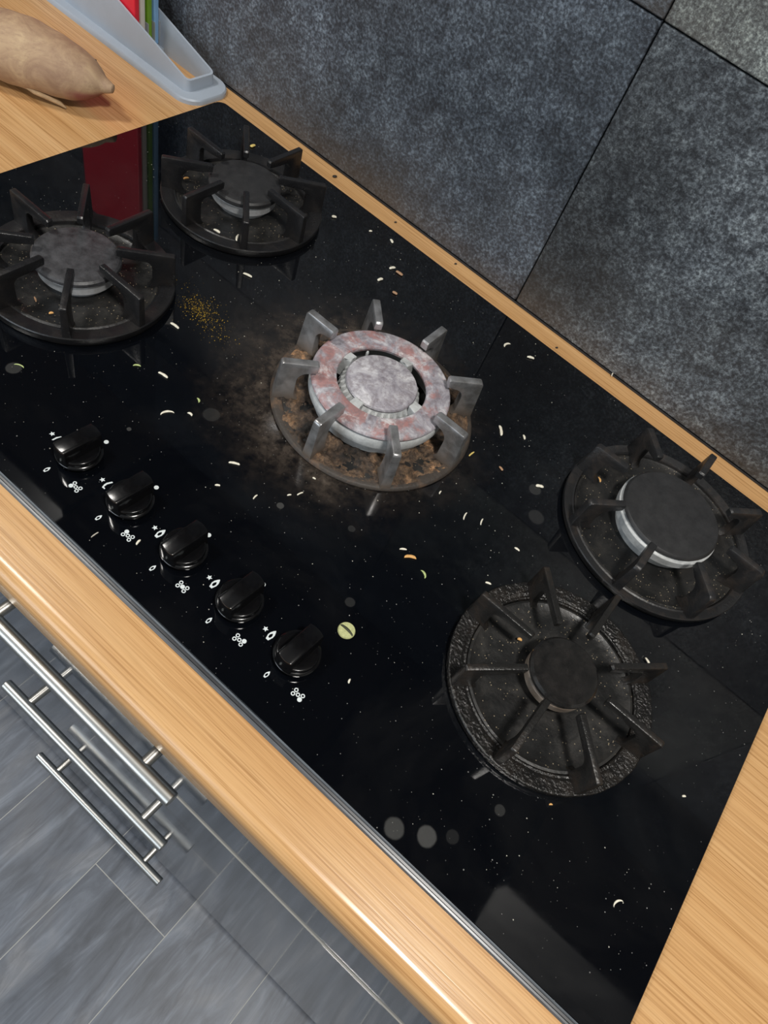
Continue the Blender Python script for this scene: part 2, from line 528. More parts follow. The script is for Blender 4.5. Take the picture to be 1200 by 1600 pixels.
def make_potato():
    m = NT('potato_skin')
    oc = m.coords()
    a = m.noise(oc, 26.0, 6, 0.7, 0.8)
    f = m.noise(m.coords((60, 160, 160)), 1.5, 5, 0.7)
    c = m.ramp(a, [(0.30, (0.27, 0.165, 0.105)), (0.5, (0.40, 0.27, 0.165)), (0.7, (0.53, 0.385, 0.23))])
    c = m.mix(m.ramp(f, [(0.3, 0.45), (0.5, 0.0)]), c, (0.24, 0.145, 0.095))
    sep = m.n('ShaderNodeSeparateXYZ')
    m.t.links.new(oc, sep.inputs[0])
    purple = m.math('MULTIPLY', m.math('DIVIDE', m.math('ADD', m.math('ADD', sep.outputs['X'], 0.046), m.math('MULTIPLY', m.math('SUBTRACT', a, 0.5), 0.05)), 0.02, clamp=True),
                    m.math('DIVIDE', m.math('SUBTRACT', -0.003, sep.outputs['Z']), 0.006, clamp=True))
    c = m.mix(m.math('MULTIPLY', purple, 0.85), c, (0.22, 0.055, 0.060))
    m.bump(m.math('ADD', a, m.math('MULTIPLY', f, 0.5)), 0.35, 0.002)
    return m.out(Base_Color=c, Roughness=0.7)
M['potato'] = make_potato()
M['potato_tip'] = plain('potato_purple_skin', (0.20, 0.065, 0.060), 0.65, var=0.25, scale=60)
M['root'] = plain('potato_root', (0.42, 0.28, 0.15), 0.7, var=0.2, scale=200)

for k, c in dict(rice=(0.74, 0.70, 0.58), herb=(0.42, 0.50, 0.20), brown=(0.36, 0.21, 0.12), yellow=(0.68, 0.52, 0.16),
                 orange=(0.66, 0.36, 0.12), fibre=(0.45, 0.42, 0.36), black=(0.02, 0.017, 0.015)).items():
    M['c_' + k] = plain('crumb_' + k, c, 0.6, var=0.18, scale=500)
M['spice'] = plain('turmeric_powder', (0.42, 0.26, 0.015), 0.8, var=0.3, scale=800)
M['slice'] = plain('pale_green_slice', (0.44, 0.46, 0.22), 0.5, var=0.2, scale=500)
M['slice_dark'] = plain('dark_slice_line', (0.03, 0.035, 0.015), 0.5)

# ------------------------------------------------------------------ the room
def structure(o):
    o['kind'] = 'structure'
    return o

RX0, RX1, RY0, RH = -2.4, 2.2, -2.7, 2.4
floor = structure(mesh_obj('floor', box(RX0, RX1, RY0, 0.15, -0.05, -0.0007), M['joint']))
structure(mesh_obj('ceiling', box(RX0, RX1, RY0, 0.15, RH, RH + 0.05), M['ceiling']))
wall = structure(mesh_obj('wall_back', box(RX0, RX1, 0.0075, 0.15, -0.0007, RH), M['grout']))
structure(mesh_obj('wall_left', box(RX0 - 0.1, RX0, RY0, 0.15, -0.0007, RH), M['paint']))
structure(mesh_obj('wall_right', box(RX1, RX1 + 0.1, RY0, 0.15, -0.0007, RH), M['paint']))
structure(mesh_obj('wall_front', box(RX0, RX1, RY0 - 0.1, RY0, -0.0007, RH), M['paint']))

# wall tiles, 600 x 300 mm, stacked joints
TW, TH = 0.600, 0.2985
tile_me = box(0.0007, TW - 0.0007, -0.0075, 0.0, 0.0007, TH - 0.0007, 0.0011, 2)
row_me = {}
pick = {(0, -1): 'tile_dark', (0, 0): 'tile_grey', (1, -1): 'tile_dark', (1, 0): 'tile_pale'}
for r in range(5):
    for c in range(-4, 4):
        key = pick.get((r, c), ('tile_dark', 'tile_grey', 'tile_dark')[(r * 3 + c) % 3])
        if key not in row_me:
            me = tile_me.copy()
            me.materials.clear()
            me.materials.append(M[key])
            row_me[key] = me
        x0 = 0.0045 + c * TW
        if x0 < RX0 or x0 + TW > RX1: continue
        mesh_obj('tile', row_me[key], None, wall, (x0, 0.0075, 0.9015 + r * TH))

# floor planks running towards the units
PW = 0.1657
plank_me = {}
for c in range(-14, 13):
    x0 = -0.0075 + c * PW
    if x0 < RX0 or x0 + PW > RX1: continue
    if c == 0: cuts = [RY0 + 0.02, -1.565, -0.645, -0.02]
    elif c == -1: cuts = [RY0 + 0.02, -1.95, -1.03, -0.02]
    elif c == 1: cuts = [RY0 + 0.02, -2.1, -1.18, -0.02]
    else:
        s = random.uniform(-0.9, -0.1)
        cuts = [RY0 + 0.02] + sorted(y for y in (s - 0.92 * k for k in range(4)) if RY0 + 0.1 < y < -0.1) + [-0.02]
    for a, b in zip(cuts[:-1], cuts[1:]):
        L = round(b - a, 3)
        if L not in plank_me:
            plank_me[L] = box(0.0008, PW - 0.0008, 0.0008, L - 0.0008, -0.0007, 0.0)
        mesh_obj('plank', plank_me[L], M['plank'], floor, (x0, a, 0))

# unseen window added to go with the fill light behind the photographer
win = structure(mesh_obj('added_window_1', box(-1.50, 0.0, RY0, RY0 + 0.012, 0.95, 2.15), M['plastic_white']))
for (x0, x1, z0, z1) in ((-1.52, -1.45, 0.93, 2.17), (-0.05, 0.02, 0.93, 2.17), (-1.45, -0.05, 0.93, 0.99), (-1.45, -0.05, 2.11, 2.17), (-0.77, -0.73, 0.99, 2.11)):
    mesh_obj('added_window_frame', box(x0, x1, RY0, RY0 + 0.06, z0, z1, 0.004), M['plastic_white'], win)

# dark seal where the worktop meets the tiles
structure(mesh_obj('trim_1', extrude_poly([(-2.0, -0.0016), (2.0, -0.0016), (2.0, 0.0), (-2.0, 0.0)], 0.9, 0.9018, 0.0006), M['trim_dark']))

# ceiling lamp, and the body of the added fill lamp on the left
for lx, lab in ((0.60, 'flat square white ceiling lamp above the right end of the hob'), (-0.85, 'flat square white fill lamp added unseen above the board holder')):
    lamp = tag(empty('ceiling_or_fill_lamp', (lx, -0.74, 2.4)), lab, 'lamp')
    mesh_obj('lamp_body', box(-0.14, 0.14, -0.14, 0.14, -0.02, 0.0, 0.004), M['plastic_white'], lamp)
# ------------------------------------------------------------------ worktop and drawer unit
def worktop_mesh(x0, x1):
    prof = [(0.0, 0.862), (0.0, 0.900)]
    for k in range(9):
        a = PI / 2 * k / 8
        prof.append((-0.588 - 0.012 * math.sin(a), 0.888 + 0.012 * math.cos(a)))
    for k in range(6):
        a = PI / 2 * k / 5
        prof.append((-0.594 - 0.006 * math.cos(a), 0.868 - 0.006 * math.sin(a)))
    n = len(prof)
    vs = [(x0, y, z) for y, z in prof] + [(x1, y, z) for y, z in prof]
    fs = [tuple(range(n)), tuple(range(2 * n - 1, n - 1, -1))]
    fs += [(i, (i + 1) % n, n + (i + 1) % n, n + i) for i in range(n)]
    return raw_mesh(vs, fs)
wt = mesh_obj('worktop', worktop_mesh(-1.30, 1.30), M['wood'], smooth=30)
tag(wt, 'oak effect kitchen worktop with rounded front edge', 'worktop')

def handle(parent, xa, xb, pa, pb, yh, yf, z):
    bm = bmesh.new()
    cyl_between(bm, (xa, yh, z), (xb, yh, z), 0.0062, 24, 0.0008)
    h = mesh_obj('handle_bar', to_mesh(bm), M['steel'], parent, smooth=40)
    h['label'] = 'brushed steel bar handle'
    for x in (pa, pb):
        bm = bmesh.new()
        cyl_between(bm, (x, yf, z), (x, yh, z), 0.0047, 18)
        mesh_obj('handle_post', to_mesh(bm), M['steel'], parent, smooth=40)

unit = tag(empty('drawer_unit', (0.0, -0.30, 0.0)), 'anthracite gloss three drawer unit under the worktop with steel bar handles', 'drawer unit')
U = Vector((0.0, -0.30, 0.0))
def ubox(name, x0, x1, y0, y1, z0, z1, mat, bev=0.0):
    me = box(x0 - U.x, x1 - U.x, y0 - U.y, y1 - U.y, z0, z1, bev)
    return mesh_obj(name, me, mat, unit)
ubox('body', -0.450, 0.450, -0.562, -0.02, 0.13, 0.8615, M['carcass'])
ubox('plinth', -0.450, 0.450, -0.515, -0.495, 0.0, 0.13, M['gloss'])
for (yf, z0, z1, xa, xb, pa, pb, zh) in ((-0.5845, 0.6800, 0.8585, -0.128, 0.1186, -0.0805, 0.0850, 0.837),
                                         (-0.5861, 0.3778, 0.6790, -0.1230, 0.1140, -0.0905, 0.0795, 0.600),
                                         (-0.5860, 0.1350, 0.3773, -0.1415, 0.1105, -0.1050, 0.0745, 0.254)):
    fr = ubox('drawer_front', -0.448, 0.448, yf, -0.5622, z0, z1, M['gloss'], 0.0)
    if z1 > 0.6 and z1 < 0.7:
        e = mesh_obj('edge_band', box(-0.448, 0.448, yf - U.y + 0.0003, -0.5630 - U.y, z1, z1 + 0.0006), M['edge_band'], fr)
        e['label'] = 'pale top edge of the middle drawer front'
    handle(fr, xa, xb, pa, pb, yf - 0.0275 - U.y, yf - U.y, zh)
for (nm, x0, x1, lab) in (('base_cabinet', -1.30, -0.4515, 'plain anthracite gloss base cabinet left of the drawer unit'),
                          ('base_cabinet', 0.4515, 1.30, 'plain anthracite gloss base cabinet right of the drawer unit')):
    cb = tag(empty(nm, ((x0 + x1) / 2, -0.30, 0.0)), lab, 'cabinet')
    w = (x1 - x0) / 2
    mesh_obj('body', box(-w, w, -0.262, 0.28, 0.13, 0.8615), M['carcass'], cb)
    mesh_obj('plinth', box(-w, w, -0.215, -0.195, 0.0, 0.13), M['gloss'], cb)
    for s in (-1, 1):
        d = mesh_obj('door', box(min(0, s * w) + 0.002, max(0, s * w) - 0.002, -0.2845, -0.2622, 0.135, 0.8585, 0.0006), M['gloss'], cb)

# ------------------------------------------------------------------ the hob
ZG = 0.906
hob = tag(empty('gas_hob', (HOB_C[0], HOB_C[1], 0.900)), 'black glass gas hob with five burners and a row of knobs', 'hob')
def hl(x, y, z=0.0): return (x - HOB_C[0], y - HOB_C[1], z - 0.900)   # world to hob space

gp = rounded_rect(-0.436, 0.436, -0.5468 - HOB_C[1], -0.0355 - HOB_C[1], 0.011, 8)
glass = mesh_obj('glass_plate', extrude_poly(gp, 0.0008, 0.006, 0.0005, 1), M['glass'], hob)
# front trim: bright ground edge, dark groove, brown-grey ledge
def strip(name, pts, mat, x0=-0.4330, x1=0.4330):
    n = len(pts)
    vs = [(x0, y - HOB_C[1], z - 0.9) for y, z in pts] + [(x1, y - HOB_C[1], z - 0.9) for y, z in pts]
    fs = [tuple(range(n)), tuple(range(2 * n - 1, n - 1, -1))] + [(i, (i + 1) % n, n + (i + 1) % n, n + i) for i in range(n)]
    return mesh_obj(name, raw_mesh(vs, fs), mat, hob)
strip('ground_edge', [(-0.5469, 0.9010), (-0.5469, 0.9061), (-0.5475, 0.9059), (-0.5480, 0.9052), (-0.5480, 0.9010)], M['glass_edge'])
strip('groove_trim', [(-0.5481, 0.9003), (-0.5481, 0.9034), (-0.5496, 0.9030), (-0.5498, 0.9003)], M['trim_dark'])
strip('ledge_trim', [(-0.5499, 0.9000), (-0.5499, 0.9022), (-0.5512, 0.9020), (-0.5521, 0.9008), (-0.5522, 0.9000)], M['trim_grey'])

# printed symbols, one thin film each
def film(name, polys, x, y, label=None):
    """polys: list of (outer, inner or None) outlines in mm."""
    bm = bmesh.new()
    for outer, inner in polys:
        if inner is None:
            vs = [bm.verts.new((px / 1000, py / 1000, 0)) for px, py in outer]
            bm.faces.new(vs)
        else:
            A = [bm.verts.new((px / 1000, py / 1000, 0)) for px, py in outer]
            B = [bm.verts.new((px / 1000, py / 1000, 0)) for px, py in inner]
            for i in range(len(A)):
                j = (i + 1) % len(A)
                bm.faces.new((A[i], A[j], B[j], B[i]))
    r = bmesh.ops.extrude_face_region(bm, geom=list(bm.faces))
    for e in r['geom']:
        if isinstance(e, bmesh.types.BMVert): e.co.z += 0.00012
    o = mesh_obj(name, to_mesh(bm), M['print'], hob, hl(x, y, ZG))
    if label: o['label'] = label
    return o
def circle(cx, cy, r, n=20): return [(cx + r * math.cos(2 * PI * k / n), cy + r * math.sin(2 * PI * k / n)) for k in range(n)]
def star(r):
    return [(rr * math.sin(2 * PI * k / 10), rr * math.cos(2 * PI * k / 10)) for k in range(10) for rr in ((r if k % 2 == 0 else r * 0.48),)]
def flame(L, W, t):
    o = [(-0.26 * W, -0.5 * L), (0.26 * W, -0.5 * L), (0.5 * W, -0.1 * L), (0.46 * W, 0.15 * L), (0.2 * W, 0.42 * L), (0.05 * W, 0.5 * L),
         (-0.18 * W, 0.36 * L), (-0.42 * W, 0.12 * L), (-0.48 * W, -0.12 * L)]
    s = 1 - 2 * t
    i = [(p[0] * s, p[1] * (s * 0.86) - 0.06 * L) for p in o]
    return o, i

KX = [-0.1170, -0.0585, 0.0005, 0.0595, 0.1180]
KY = -0.4955
for i, kx in enumerate(KX):
    film('ignition_star', [(star(2.3), None)], kx - 0.0305, KY - 0.0017 + 0.0003 * i)
    o, inn = flame(9.6, 4.6, 0.24)
    if i == 0:
        fl = [([(-2.0, -3.8), (-0.9, -3.4), (-0.6, 0.0), (0.4, 3.6), (-0.4, 3.4), (-1.9, 0.2)], None)]
    elif i == 1:
        fl = [([(-1.2, -4.6), (1.4, -4.4), (1.2, -3.4), (-0.5, -3.3), (-0.8, 0.0), (0.9, 4.2), (-0.4, 4.4), (-2.1, 0.6), (-2.2, -1.5)], None)]
    else:
        fl = [(o, inn)]
    film('large_flame', fl, kx - 0.0241, KY - 0.0018 + 0.0002 * i)
    film('small_flame', [flame(6.0, 3.0, 0.22)], kx - 0.0055, KY - 0.0256 + 0.0002 * i)
    film('off_dot', [(circle(0, 0, 1.9), None)], kx + 0.0013, KY + 0.0243)
    ps = [(-3.2, 1.75), (-3.2, -1.8), (0, 0), (3.2, 1.75), (3.2, -1.8)]
    fill = (1, 0, 2, 3, 4)[i]
    film('burner_diagram', [(circle(px, py, 1.75 if q == fill else 1.6), None if q == fill else circle(px, py, 0.85)) for q, (px, py) in enumerate(ps)],
         kx + 0.0207, KY - 0.0203)

# knobs
def grip_mesh(r=0.0176, zb=0.0062, zt=0.0240, wb=0.0080, wt=0.0064, n=9):
    loops = []
    for (w, z, rr) in ((wb, zb, r), (wb - 0.0004, zb + 0.005, r), (wt + 0.0006, zt - 0.0012, r), (wt, zt - 0.0003, r - 0.0004), (wt - 0.0006, zt, r - 0.0010)):
        L = []
        a = math.asin(w / rr)
        for k in range(n): 
            t = -a + 2 * a * k / (n - 1)
            L.append((rr * math.sin(t), -rr * math.cos(t), z))
        for k in range(n):
            t = a - 2 * a * k / (n - 1)
            L.append((rr * math.sin(t), rr * math.cos(t), z))
        loops.append(L)
    m = 2 * n
    vs = [v for L in loops for v in L]
    fs = [tuple(range(m)), tuple((len(loops) - 1) * m + k for k in range(m))]
    for li in range(len(loops) - 1):
        fs += [(li * m + k, li * m + (k + 1) % m, (li + 1) * m + (k + 1) % m, (li + 1) * m + k) for k in range(m)]
    return raw_mesh(vs, fs)
knob_me = lathe([(0, 0), (0.0090, 0), (0.0090, 0.0045), (0.0172, 0.0045), (0.0179, 0.0052), (0.0179, 0.0066), (0.0172, 0.0074), (0.0162, 0.0078),
                 (0.0160, 0.0106), (0.0155, 0.0113), (0.0150, 0.0115), (0.0100, 0.0112), (0, 0.0110)], 48)
grip_me = grip_mesh()
shade(knob_me, 35); shade(grip_me, 35)
for i, kx in enumerate(KX):
    k = mesh_obj('knob', knob_me, M['knob'], hob, hl(kx, KY, ZG), (0, 0, math.radians((-4, -4, -3, -3, -3)[i])))
    mesh_obj('grip', grip_me, M['knob'], k)

# burners: drip plate (part) with flame ring and cap
def burner(cx, cy, rp, r_sk, z_sk0, z_sk1, r_cap, z_cap, skirt_mat, cap_mat, label):
    base = lathe([(0, 0.0030), (r_sk * 0.9, 0.0040), (r_sk + 0.004, 0.0050), (rp * 0.80, 0.0036), (rp - 0.005, 0.0046), (rp - 0.002, 0.0062), (rp, 0.0058), (rp + 0.0016, 0.0002)], 96)
    b = mesh_obj('burner', base, M['plate'], hob, hl(cx, cy, ZG), smooth=35)
    b['label'] = label
    n = 96
    sk = lathe([(r_sk - 0.007, 0.0040), (r_sk - 0.006, z_sk0 - 0.003), (r_sk - 0.001, z_sk0), (r_sk, z_sk0 + 0.0006), (r_sk + 0.0006, z_sk1 - 0.0008), (r_sk, z_sk1), (r_sk - 0.003, z_sk1 + 0.0012), (r_sk - 0.006, z_sk1 + 0.0012)], n)
    f = mesh_obj('flame_ring', sk, skirt_mat, b, smooth=35)
    zc = z_sk1 + 0.0012
    cap = lathe([(0, zc), (r_cap - 0.004, zc), (r_cap - 0.0010, zc + 0.0008), (r_cap, zc + 0.0022), (r_cap - 0.0003, z_cap - 0.0022), (r_cap - 0.0022, z_cap - 0.0004), (r_cap - 0.005, z_cap), (0, z_cap + 0.0004)], 80)
    mesh_obj('cap', cap, cap_mat, b, smooth=30)
    return b

BL, FL, BR, FR, CW = (-0.276, -0.158), (-0.276, -0.369), (0.2755, -0.161), (0.276, -0.371), (0.001, -0.262)
burner(*BL, 0.0700, 0.0345, 0.0120, 0.0215, 0.0385, 0.0300, M['alu'], M['cap'], 'back left burner with smooth black cap and silver skirt')
burner(*FL, 0.0700, 0.0345, 0.0115, 0.0210, 0.0385, 0.0290, M['alu'], M['cap_grey'], 'front left burner with smeared grey black cap')
burner(*BR, 0.0850, 0.0492, 0.0160, 0.0255, 0.0484, 0.0320, M['alu_white'], M['cap'], 'large back right burner with black cap and pale skirt')
burner(*FR, 0.0700, 0.0270, 0.0140, 0.0230, 0.0283, 0.0310, M['alu_brown'], M['cap_rough'], 'small front right burner with greasy black cap')

# wok burner in the middle
wb = mesh_obj('burner', lathe([(0, 0.002), (0.05, 0.003), (0.070, 0.0022), (0.088, 0.0030), (0.0950, 0.0002)], 96), M['plate'], hob, hl(*CW, ZG), smooth=40)
wb['label'] = 'double ring wok burner with burnt pinkish ring in the middle'
def crust_mesh():
    nr, na = 26, 260
    vs, fs = [], []
    for i in range(nr):
        t = i / (nr - 1)
        r = 0.056 + (0.0935 - 0.056) * t
        for k in range(na):
            a = 2 * PI * k / na
            p = Vector((r * math.cos(a), r * math.sin(a), 0.3))
            h = noise.noise(p * 90) * 0.5 + noise.noise(p * 210) * 0.35 + noise.noise(p * 480) * 0.2
            h2 = noise.noise(p * 45 + Vector((5, 2, 0)))
            env = min(1.0, (1 - t) * 6.0) 
            z = 0.0046 + env * (0.0034 * h2 + 0.0075 * h) 
            rr = r + (0.0016 * noise.noise(p * 130 + Vector((9, 9, 9))) if i == nr - 1 else 0)
            if i == nr - 1: z = 0.0040
            vs.append((rr * math.cos(a), rr * math.sin(a), max(z, 0.0012)))
    for i in range(nr - 1):
        for k in range(na):
            k2 = (k + 1) % na
            fs.append((i * na + k, (i + 1) * na + k, (i + 1) * na + k2, i * na + k2))
    return raw_mesh(vs, fs)
cr = mesh_obj('burnt_crust', crust_mesh(), M['crust'], wb, smooth=50)
cr['label'] = 'rusty brown burnt food crust'
mesh_obj('outer_ring_body', lathe([(0.0560, 0.004), (0.0590, 0.004), (0.0630, 0.0165), (0.0652, 0.0180), (0.0656, 0.0195), (0.0656, 0.0262), (0.0640, 0.0285), (0.0615, 0.0298), (0.0570, 0.0298), (0.0555, 0.026)], 96, True), M['alu_white'], wb, smooth=35)
ro = mesh_obj('outer_ring_cap', lathe([(0.0425, 0.0299), (0.0640, 0.0299), (0.0652, 0.0306), (0.0655, 0.0318), (0.0648, 0.0332), (0.0630, 0.0342), (0.0445, 0.0348), (0.0428, 0.0342), (0.0420, 0.0325)], 96, True), M['wok_ring'], wb, smooth=35)
ro['label'] = 'burnt pinkish white ring cap'
# toothed inner flame ring
def toothed():
    n = 36
    bm = bmesh.new()
    A = []
    for (z, ri, ro_) in ((0.0080, 0.0350, 0.0350), (0.0170, 0.0392, 0.0372), (0.0262, 0.0372, 0.0346), (0.0296, 0.0340, 0.0332)):
        ring = []
        for k in range(n * 4):
            a = 2 * PI * k / (n * 4)
            r = ro_ if k % 4 in (2, 3) else ri
            ring.append(bm.verts.new((r * math.cos(a), r * math.sin(a), z)))
        A.append(ring)
    for P, Q in zip(A[:-1], A[1:]):
        for k in range(n * 4):
            k2 = (k + 1) % (n * 4)
            bm.faces.new((P[k], P[k2], Q[k2], Q[k]))
    bm.faces.new(A[-1])
    return to_mesh(bm)
mesh_obj('flame_ring', toothed(), M['alu_white'], wb)
mesh_obj('cap', lathe([(0, 0.0296), (0.0310, 0.0296), (0.0334, 0.0303), (0.0338, 0.0318), (0.0330, 0.0335), (0.0312, 0.0344), (0, 0.0348)], 72), M['wok_cap'], wb, smooth=30)
for q in range(4):
    a = math.radians(2 + 90 * q)
    bm = bmesh.new()
    def quadpt(r, s, z): return (r * math.cos(a) - s * math.sin(a), r * math.sin(a) + s * math.cos(a), z)
    for (r0, r1, s0, s1, z0, z1, zi) in ((0.0340, 0.0450, 0.0048, 0.0066, 0.012, 0.0330, 0.0352),):
        vs = [bm.verts.new(quadpt(r, s, z)) for (r, w, zz) in ((r0, s0, zi), (r1, s1, z1)) for s in (-w, w) for z in (z0, zz)]
        for idx in ((0, 1, 3, 2), (4, 5, 7, 6), (0, 1, 5, 4), (2, 3, 7, 6), (0, 2, 6, 4), (1, 3, 7, 5)):
            bm.faces.new([vs[k] for k in idx])
    bmesh.ops.bevel(bm, geom=list(bm.edges), offset=0.0008, segments=2, profile=0.5, affect='EDGES')
    mesh_obj('bridge_arm', to_mesh(bm), M['alu_white'], wb)
mesh_obj('ignition_pin', lathe([(0, 0.004), (0.0014, 0.004), (0.0014, 0.030), (0.0009, 0.0315), (0, 0.0315)], 12), M['alu_white'], wb, (0.0395 * math.cos(2.6), 0.0395 * math.sin(2.6), 0))

# ------------------------------------------------------------------ pan supports
def arc2(cx, cy, r, a0, a1, n=5):
    return [(cx + r * math.cos(math.radians(a0 + (a1 - a0) * k / n)), cy + r * math.sin(math.radians(a0 + (a1 - a0) * k / n))) for k in range(n + 1)]
def finger_mesh(Ro, Ri, h, w, t, zb=0.004, tip=0.0075, arm=0.0095, fil=0.006, lean=0.0, round_top=0.002):
    pts = [(Ro, zb), (Ro - lean, h - round_top)]
    pts += arc2(Ro - lean - round_top, h - round_top, round_top, 0, 90, 4)[1:]
    pts += [(Ri + 0.0015, h), (Ri, h - 0.0015), (Ri + 0.0006, h - tip)]
    cx, cy = Ro - w - fil, h - arm - fil
    pts += [(Ri + (Ro - w - fil - Ri) * 0.6, h - arm * 0.92)]
    pts += arc2(cx, cy, fil, 90, 0, 5)
    pts += [(Ro - w, zb + 0.007), (Ro - w - 0.002, zb + 0.003), (Ro - w - 0.005, zb)]
    bm = bmesh.new()
    vs = [bm.verts.new((r, -t / 2, z)) for r, z in pts]
    f = bm.faces.new(vs)
    r = bmesh.ops.extrude_face_region(bm, geom=[f])
    for e in r['geom']:
        if isinstance(e, bmesh.types.BMVert): e.co.y = t / 2
    for v in bm.verts:                       # a little thicker towards the foot
        v.co.y *= 1.0 + 0.35 * max(0.0, min(1.0, (h - v.co.z) / h))
    bmesh.ops.bevel(bm, geom=[e for e in bm.edges if len(e.link_faces) == 2 and e.calc_face_angle(0) > 1.0], offset=0.0009, segments=2, profile=0.5, affect='EDGES', clamp_overlap=True)
    return to_mesh(bm)

def pan_support(c, ringprof, fing, mat_ring, mat_f, label, rot0=0.0, wobf=None, n=112):
    t = tag(empty('pan_support', (c[0], c[1], ZG)), label, 'pan support', 'pan supports on the hob')
    mesh_obj('support_ring', lathe(ringprof, n, True, wobf), mat_ring, t, smooth=40 if n == 112 else 180)
    shade(fing, 40)
    for k in range(8):
        f = mesh_obj('finger', fing, mat_f, t, (0, 0, 0), (0, 0, math.radians(45 * k + rot0)))
    return t
def ring_prof(Ro, Ri, h=0.0095):
    return [(Ro - 0.0010, 0.0006), (Ro + 0.0004, 0.0020), (Ro + 0.0010, h - 0.0010), (Ro + 0.0003, h), (Ri + 0.0050, h - 0.0008), (Ri + 0.0026, h - 0.0016), (Ri + 0.0012, h - 0.0008), (Ri, 0.0062), (Ri, 0.0050), (Ri + 0.004, 0.0006)]
cast_prof = []
_p = ring_prof(0.0850, 0.0705, 0.0085)
for _a, _b in zip(_p, _p[1:] + _p[:1]):
    _n = max(1, int(math.hypot(_a[0] - _b[0], _a[1] - _b[1]) / 0.0008))
    cast_prof += [(_a[0] + (_b[0] - _a[0]) * j / _n, _a[1] + (_b[1] - _a[1]) * j / _n) for j in range(_n)]
def cast_wob(r, z, a):
    p = Vector((r * math.cos(a), r * math.sin(a), z))
    d = 0.00042 * noise.noise(p * 700) + 0.00030 * noise.noise(p * 330)
    return (r + d, max(0.0004, z + d))
small_f = finger_mesh(0.0852, 0.0335, 0.0420, 0.0205, 0.0058)
pan_support(BL, ring_prof(0.0852, 0.0700), small_f, M['iron'], M['iron'], 'clean black eight finger pan support on the back left burner')
pan_support(FL, ring_prof(0.0852, 0.0700), small_f.copy(), M['iron'], M['iron'], 'black eight finger pan support on the front left burner, cut by the photo edge')
pan_support(BR, ring_prof(0.0950, 0.0855, 0.0085), finger_mesh(0.0945, 0.0560, 0.0430, 0.0190, 0.0066, fil=0.009, round_top=0.004, lean=0.002), M['iron_dull'], M['iron_dull'], 'sooty black pan support on the large back right burner')
pan_support(FR, cast_prof, finger_mesh(0.0848, 0.0348, 0.0400, 0.0165, 0.0052, arm=0.0085), M['iron_greasy'], M['iron_greasy_f'], 'greasy rough cast iron pan support on the small front right burner', 0.0, cast_wob, 560)
pan_support(CW, [(0.0970, 0.0003), (0.0976, 0.0018), (0.0966, 0.0040), (0.0950, 0.0048), (0.0880, 0.0040), (0.0868, 0.0026), (0.0880, 0.0003)],
            finger_mesh(0.0966, 0.0600, 0.0480, 0.0190, 0.0074, zb=0.0030, fil=0.010, tip=0.009, arm=0.0105, lean=0.003, round_top=0.003), M['iron_grimy'], M['worn'], 'bare steel eight finger wok support around the burnt central burner')

# ------------------------------------------------------------------ extractor hood and wall cupboard over the hob (seen mirrored in the glass)
hood = tag(empty('extractor_hood', (0.0, -0.17, 1.75)), 'dark canopy extractor hood above the hob, mirrored in the glass', 'hood')
mesh_obj('canopy', box(-0.545, 0.545, -0.17, 0.168, 0.0, 0.05, 0.003), M['hood'], hood)
mesh_obj('chimney', box(-0.15, 0.15, -0.06, 0.168, 0.05, 0.64, 0.002), M['hood'], hood)
for q in range(3):
    mesh_obj('filter', box(-0.45 + 0.305 * q, -0.16 + 0.305 * q, -0.14, 0.14, -0.006, 0.0, 0.002), M['filter'], hood)
cupl = tag(empty('wall_cupboard', (-0.90, -0.1375, 1.75)), 'anthracite wall cupboard added left of the hood to darken the glass reflection', 'cupboard')  # unseen cupboard added so the left of the glass mirrors something dark
mesh_obj('body', box(-0.345, 0.345, -0.1185, 0.1365, 0.0, 0.64), M['carcass'], cupl)
for s_ in (0, 1):
    mesh_obj('door', box(-0.344 + 0.345 * s_, -0.001 + 0.345 * s_, -0.1375, -0.119, -0.002, 0.64, 0.001), M['hood'], cupl)
cup = tag(empty('wall_cupboard', (0.90, -0.1075, 1.75)), 'pale wall cupboard right of the hood, mirrored in the glass corner', 'cupboard')
mesh_obj('body', box(-0.345, 0.345, -0.0885, 0.1065, 0.0, 0.64), M['carcass'], cup)
for s_ in (0, 1):
    mesh_obj('door', box(-0.344 + 0.345 * s_, -0.001 + 0.345 * s_, -0.1075, -0.089, -0.002, 0.64, 0.001), M['cup_door'], cup)
# ------------------------------------------------------------------ chopping boards in their holder
HX, HY = -0.630, -0.0410
holder = tag(empty('board_holder', (HX, HY, 0.900)), 'light grey plastic chopping board holder standing against the tiles', 'holder')
def loop_rr(hx, hy, r, n=7):
    p = rounded_rect(-hx, hx, -hy, hy, r, n)
    out = []
    for k, a in enumerate(p):                 # split the long straight sides
        b = p[(k + 1) % len(p)]
        out.append(a)
        if abs(a[0] - b[0]) > 0.1:
            out += [(a[0] + (b[0] - a[0]) * j / 24, a[1]) for j in range(1, 24)]
    return out
def ring_solid(outer_b, outer_t, inner_t, inner_b):
    n = len(outer_b)
    vs = outer_b + outer_t + inner_t + inner_b
    fs = []
    for a in range(4):
        b = (a + 1) % 4
        for k in range(n):
            k2 = (k + 1) % n
            fs.append((a * n + k, a * n + k2, b * n + k2, b * n + k))
    return raw_mesh(vs, fs)
def rim(x): return 0.0180 + 0.27 * max(0.0, 0.170 - abs(x)) ** 1.0 if abs(x) > 0.03 else 0.0180 + 0.27 * 0.140
ob = loop_rr(0.186, 0.0375, 0.026)
fl_o1 = [(x, y, 0.0) for x, y in ob]
fl_o2 = [(x, y, 0.0052) for x, y in ob]
ob2 = loop_rr(0.1845, 0.036, 0.0246)
inner = loop_rr(0.160, 0.0190, 0.004)
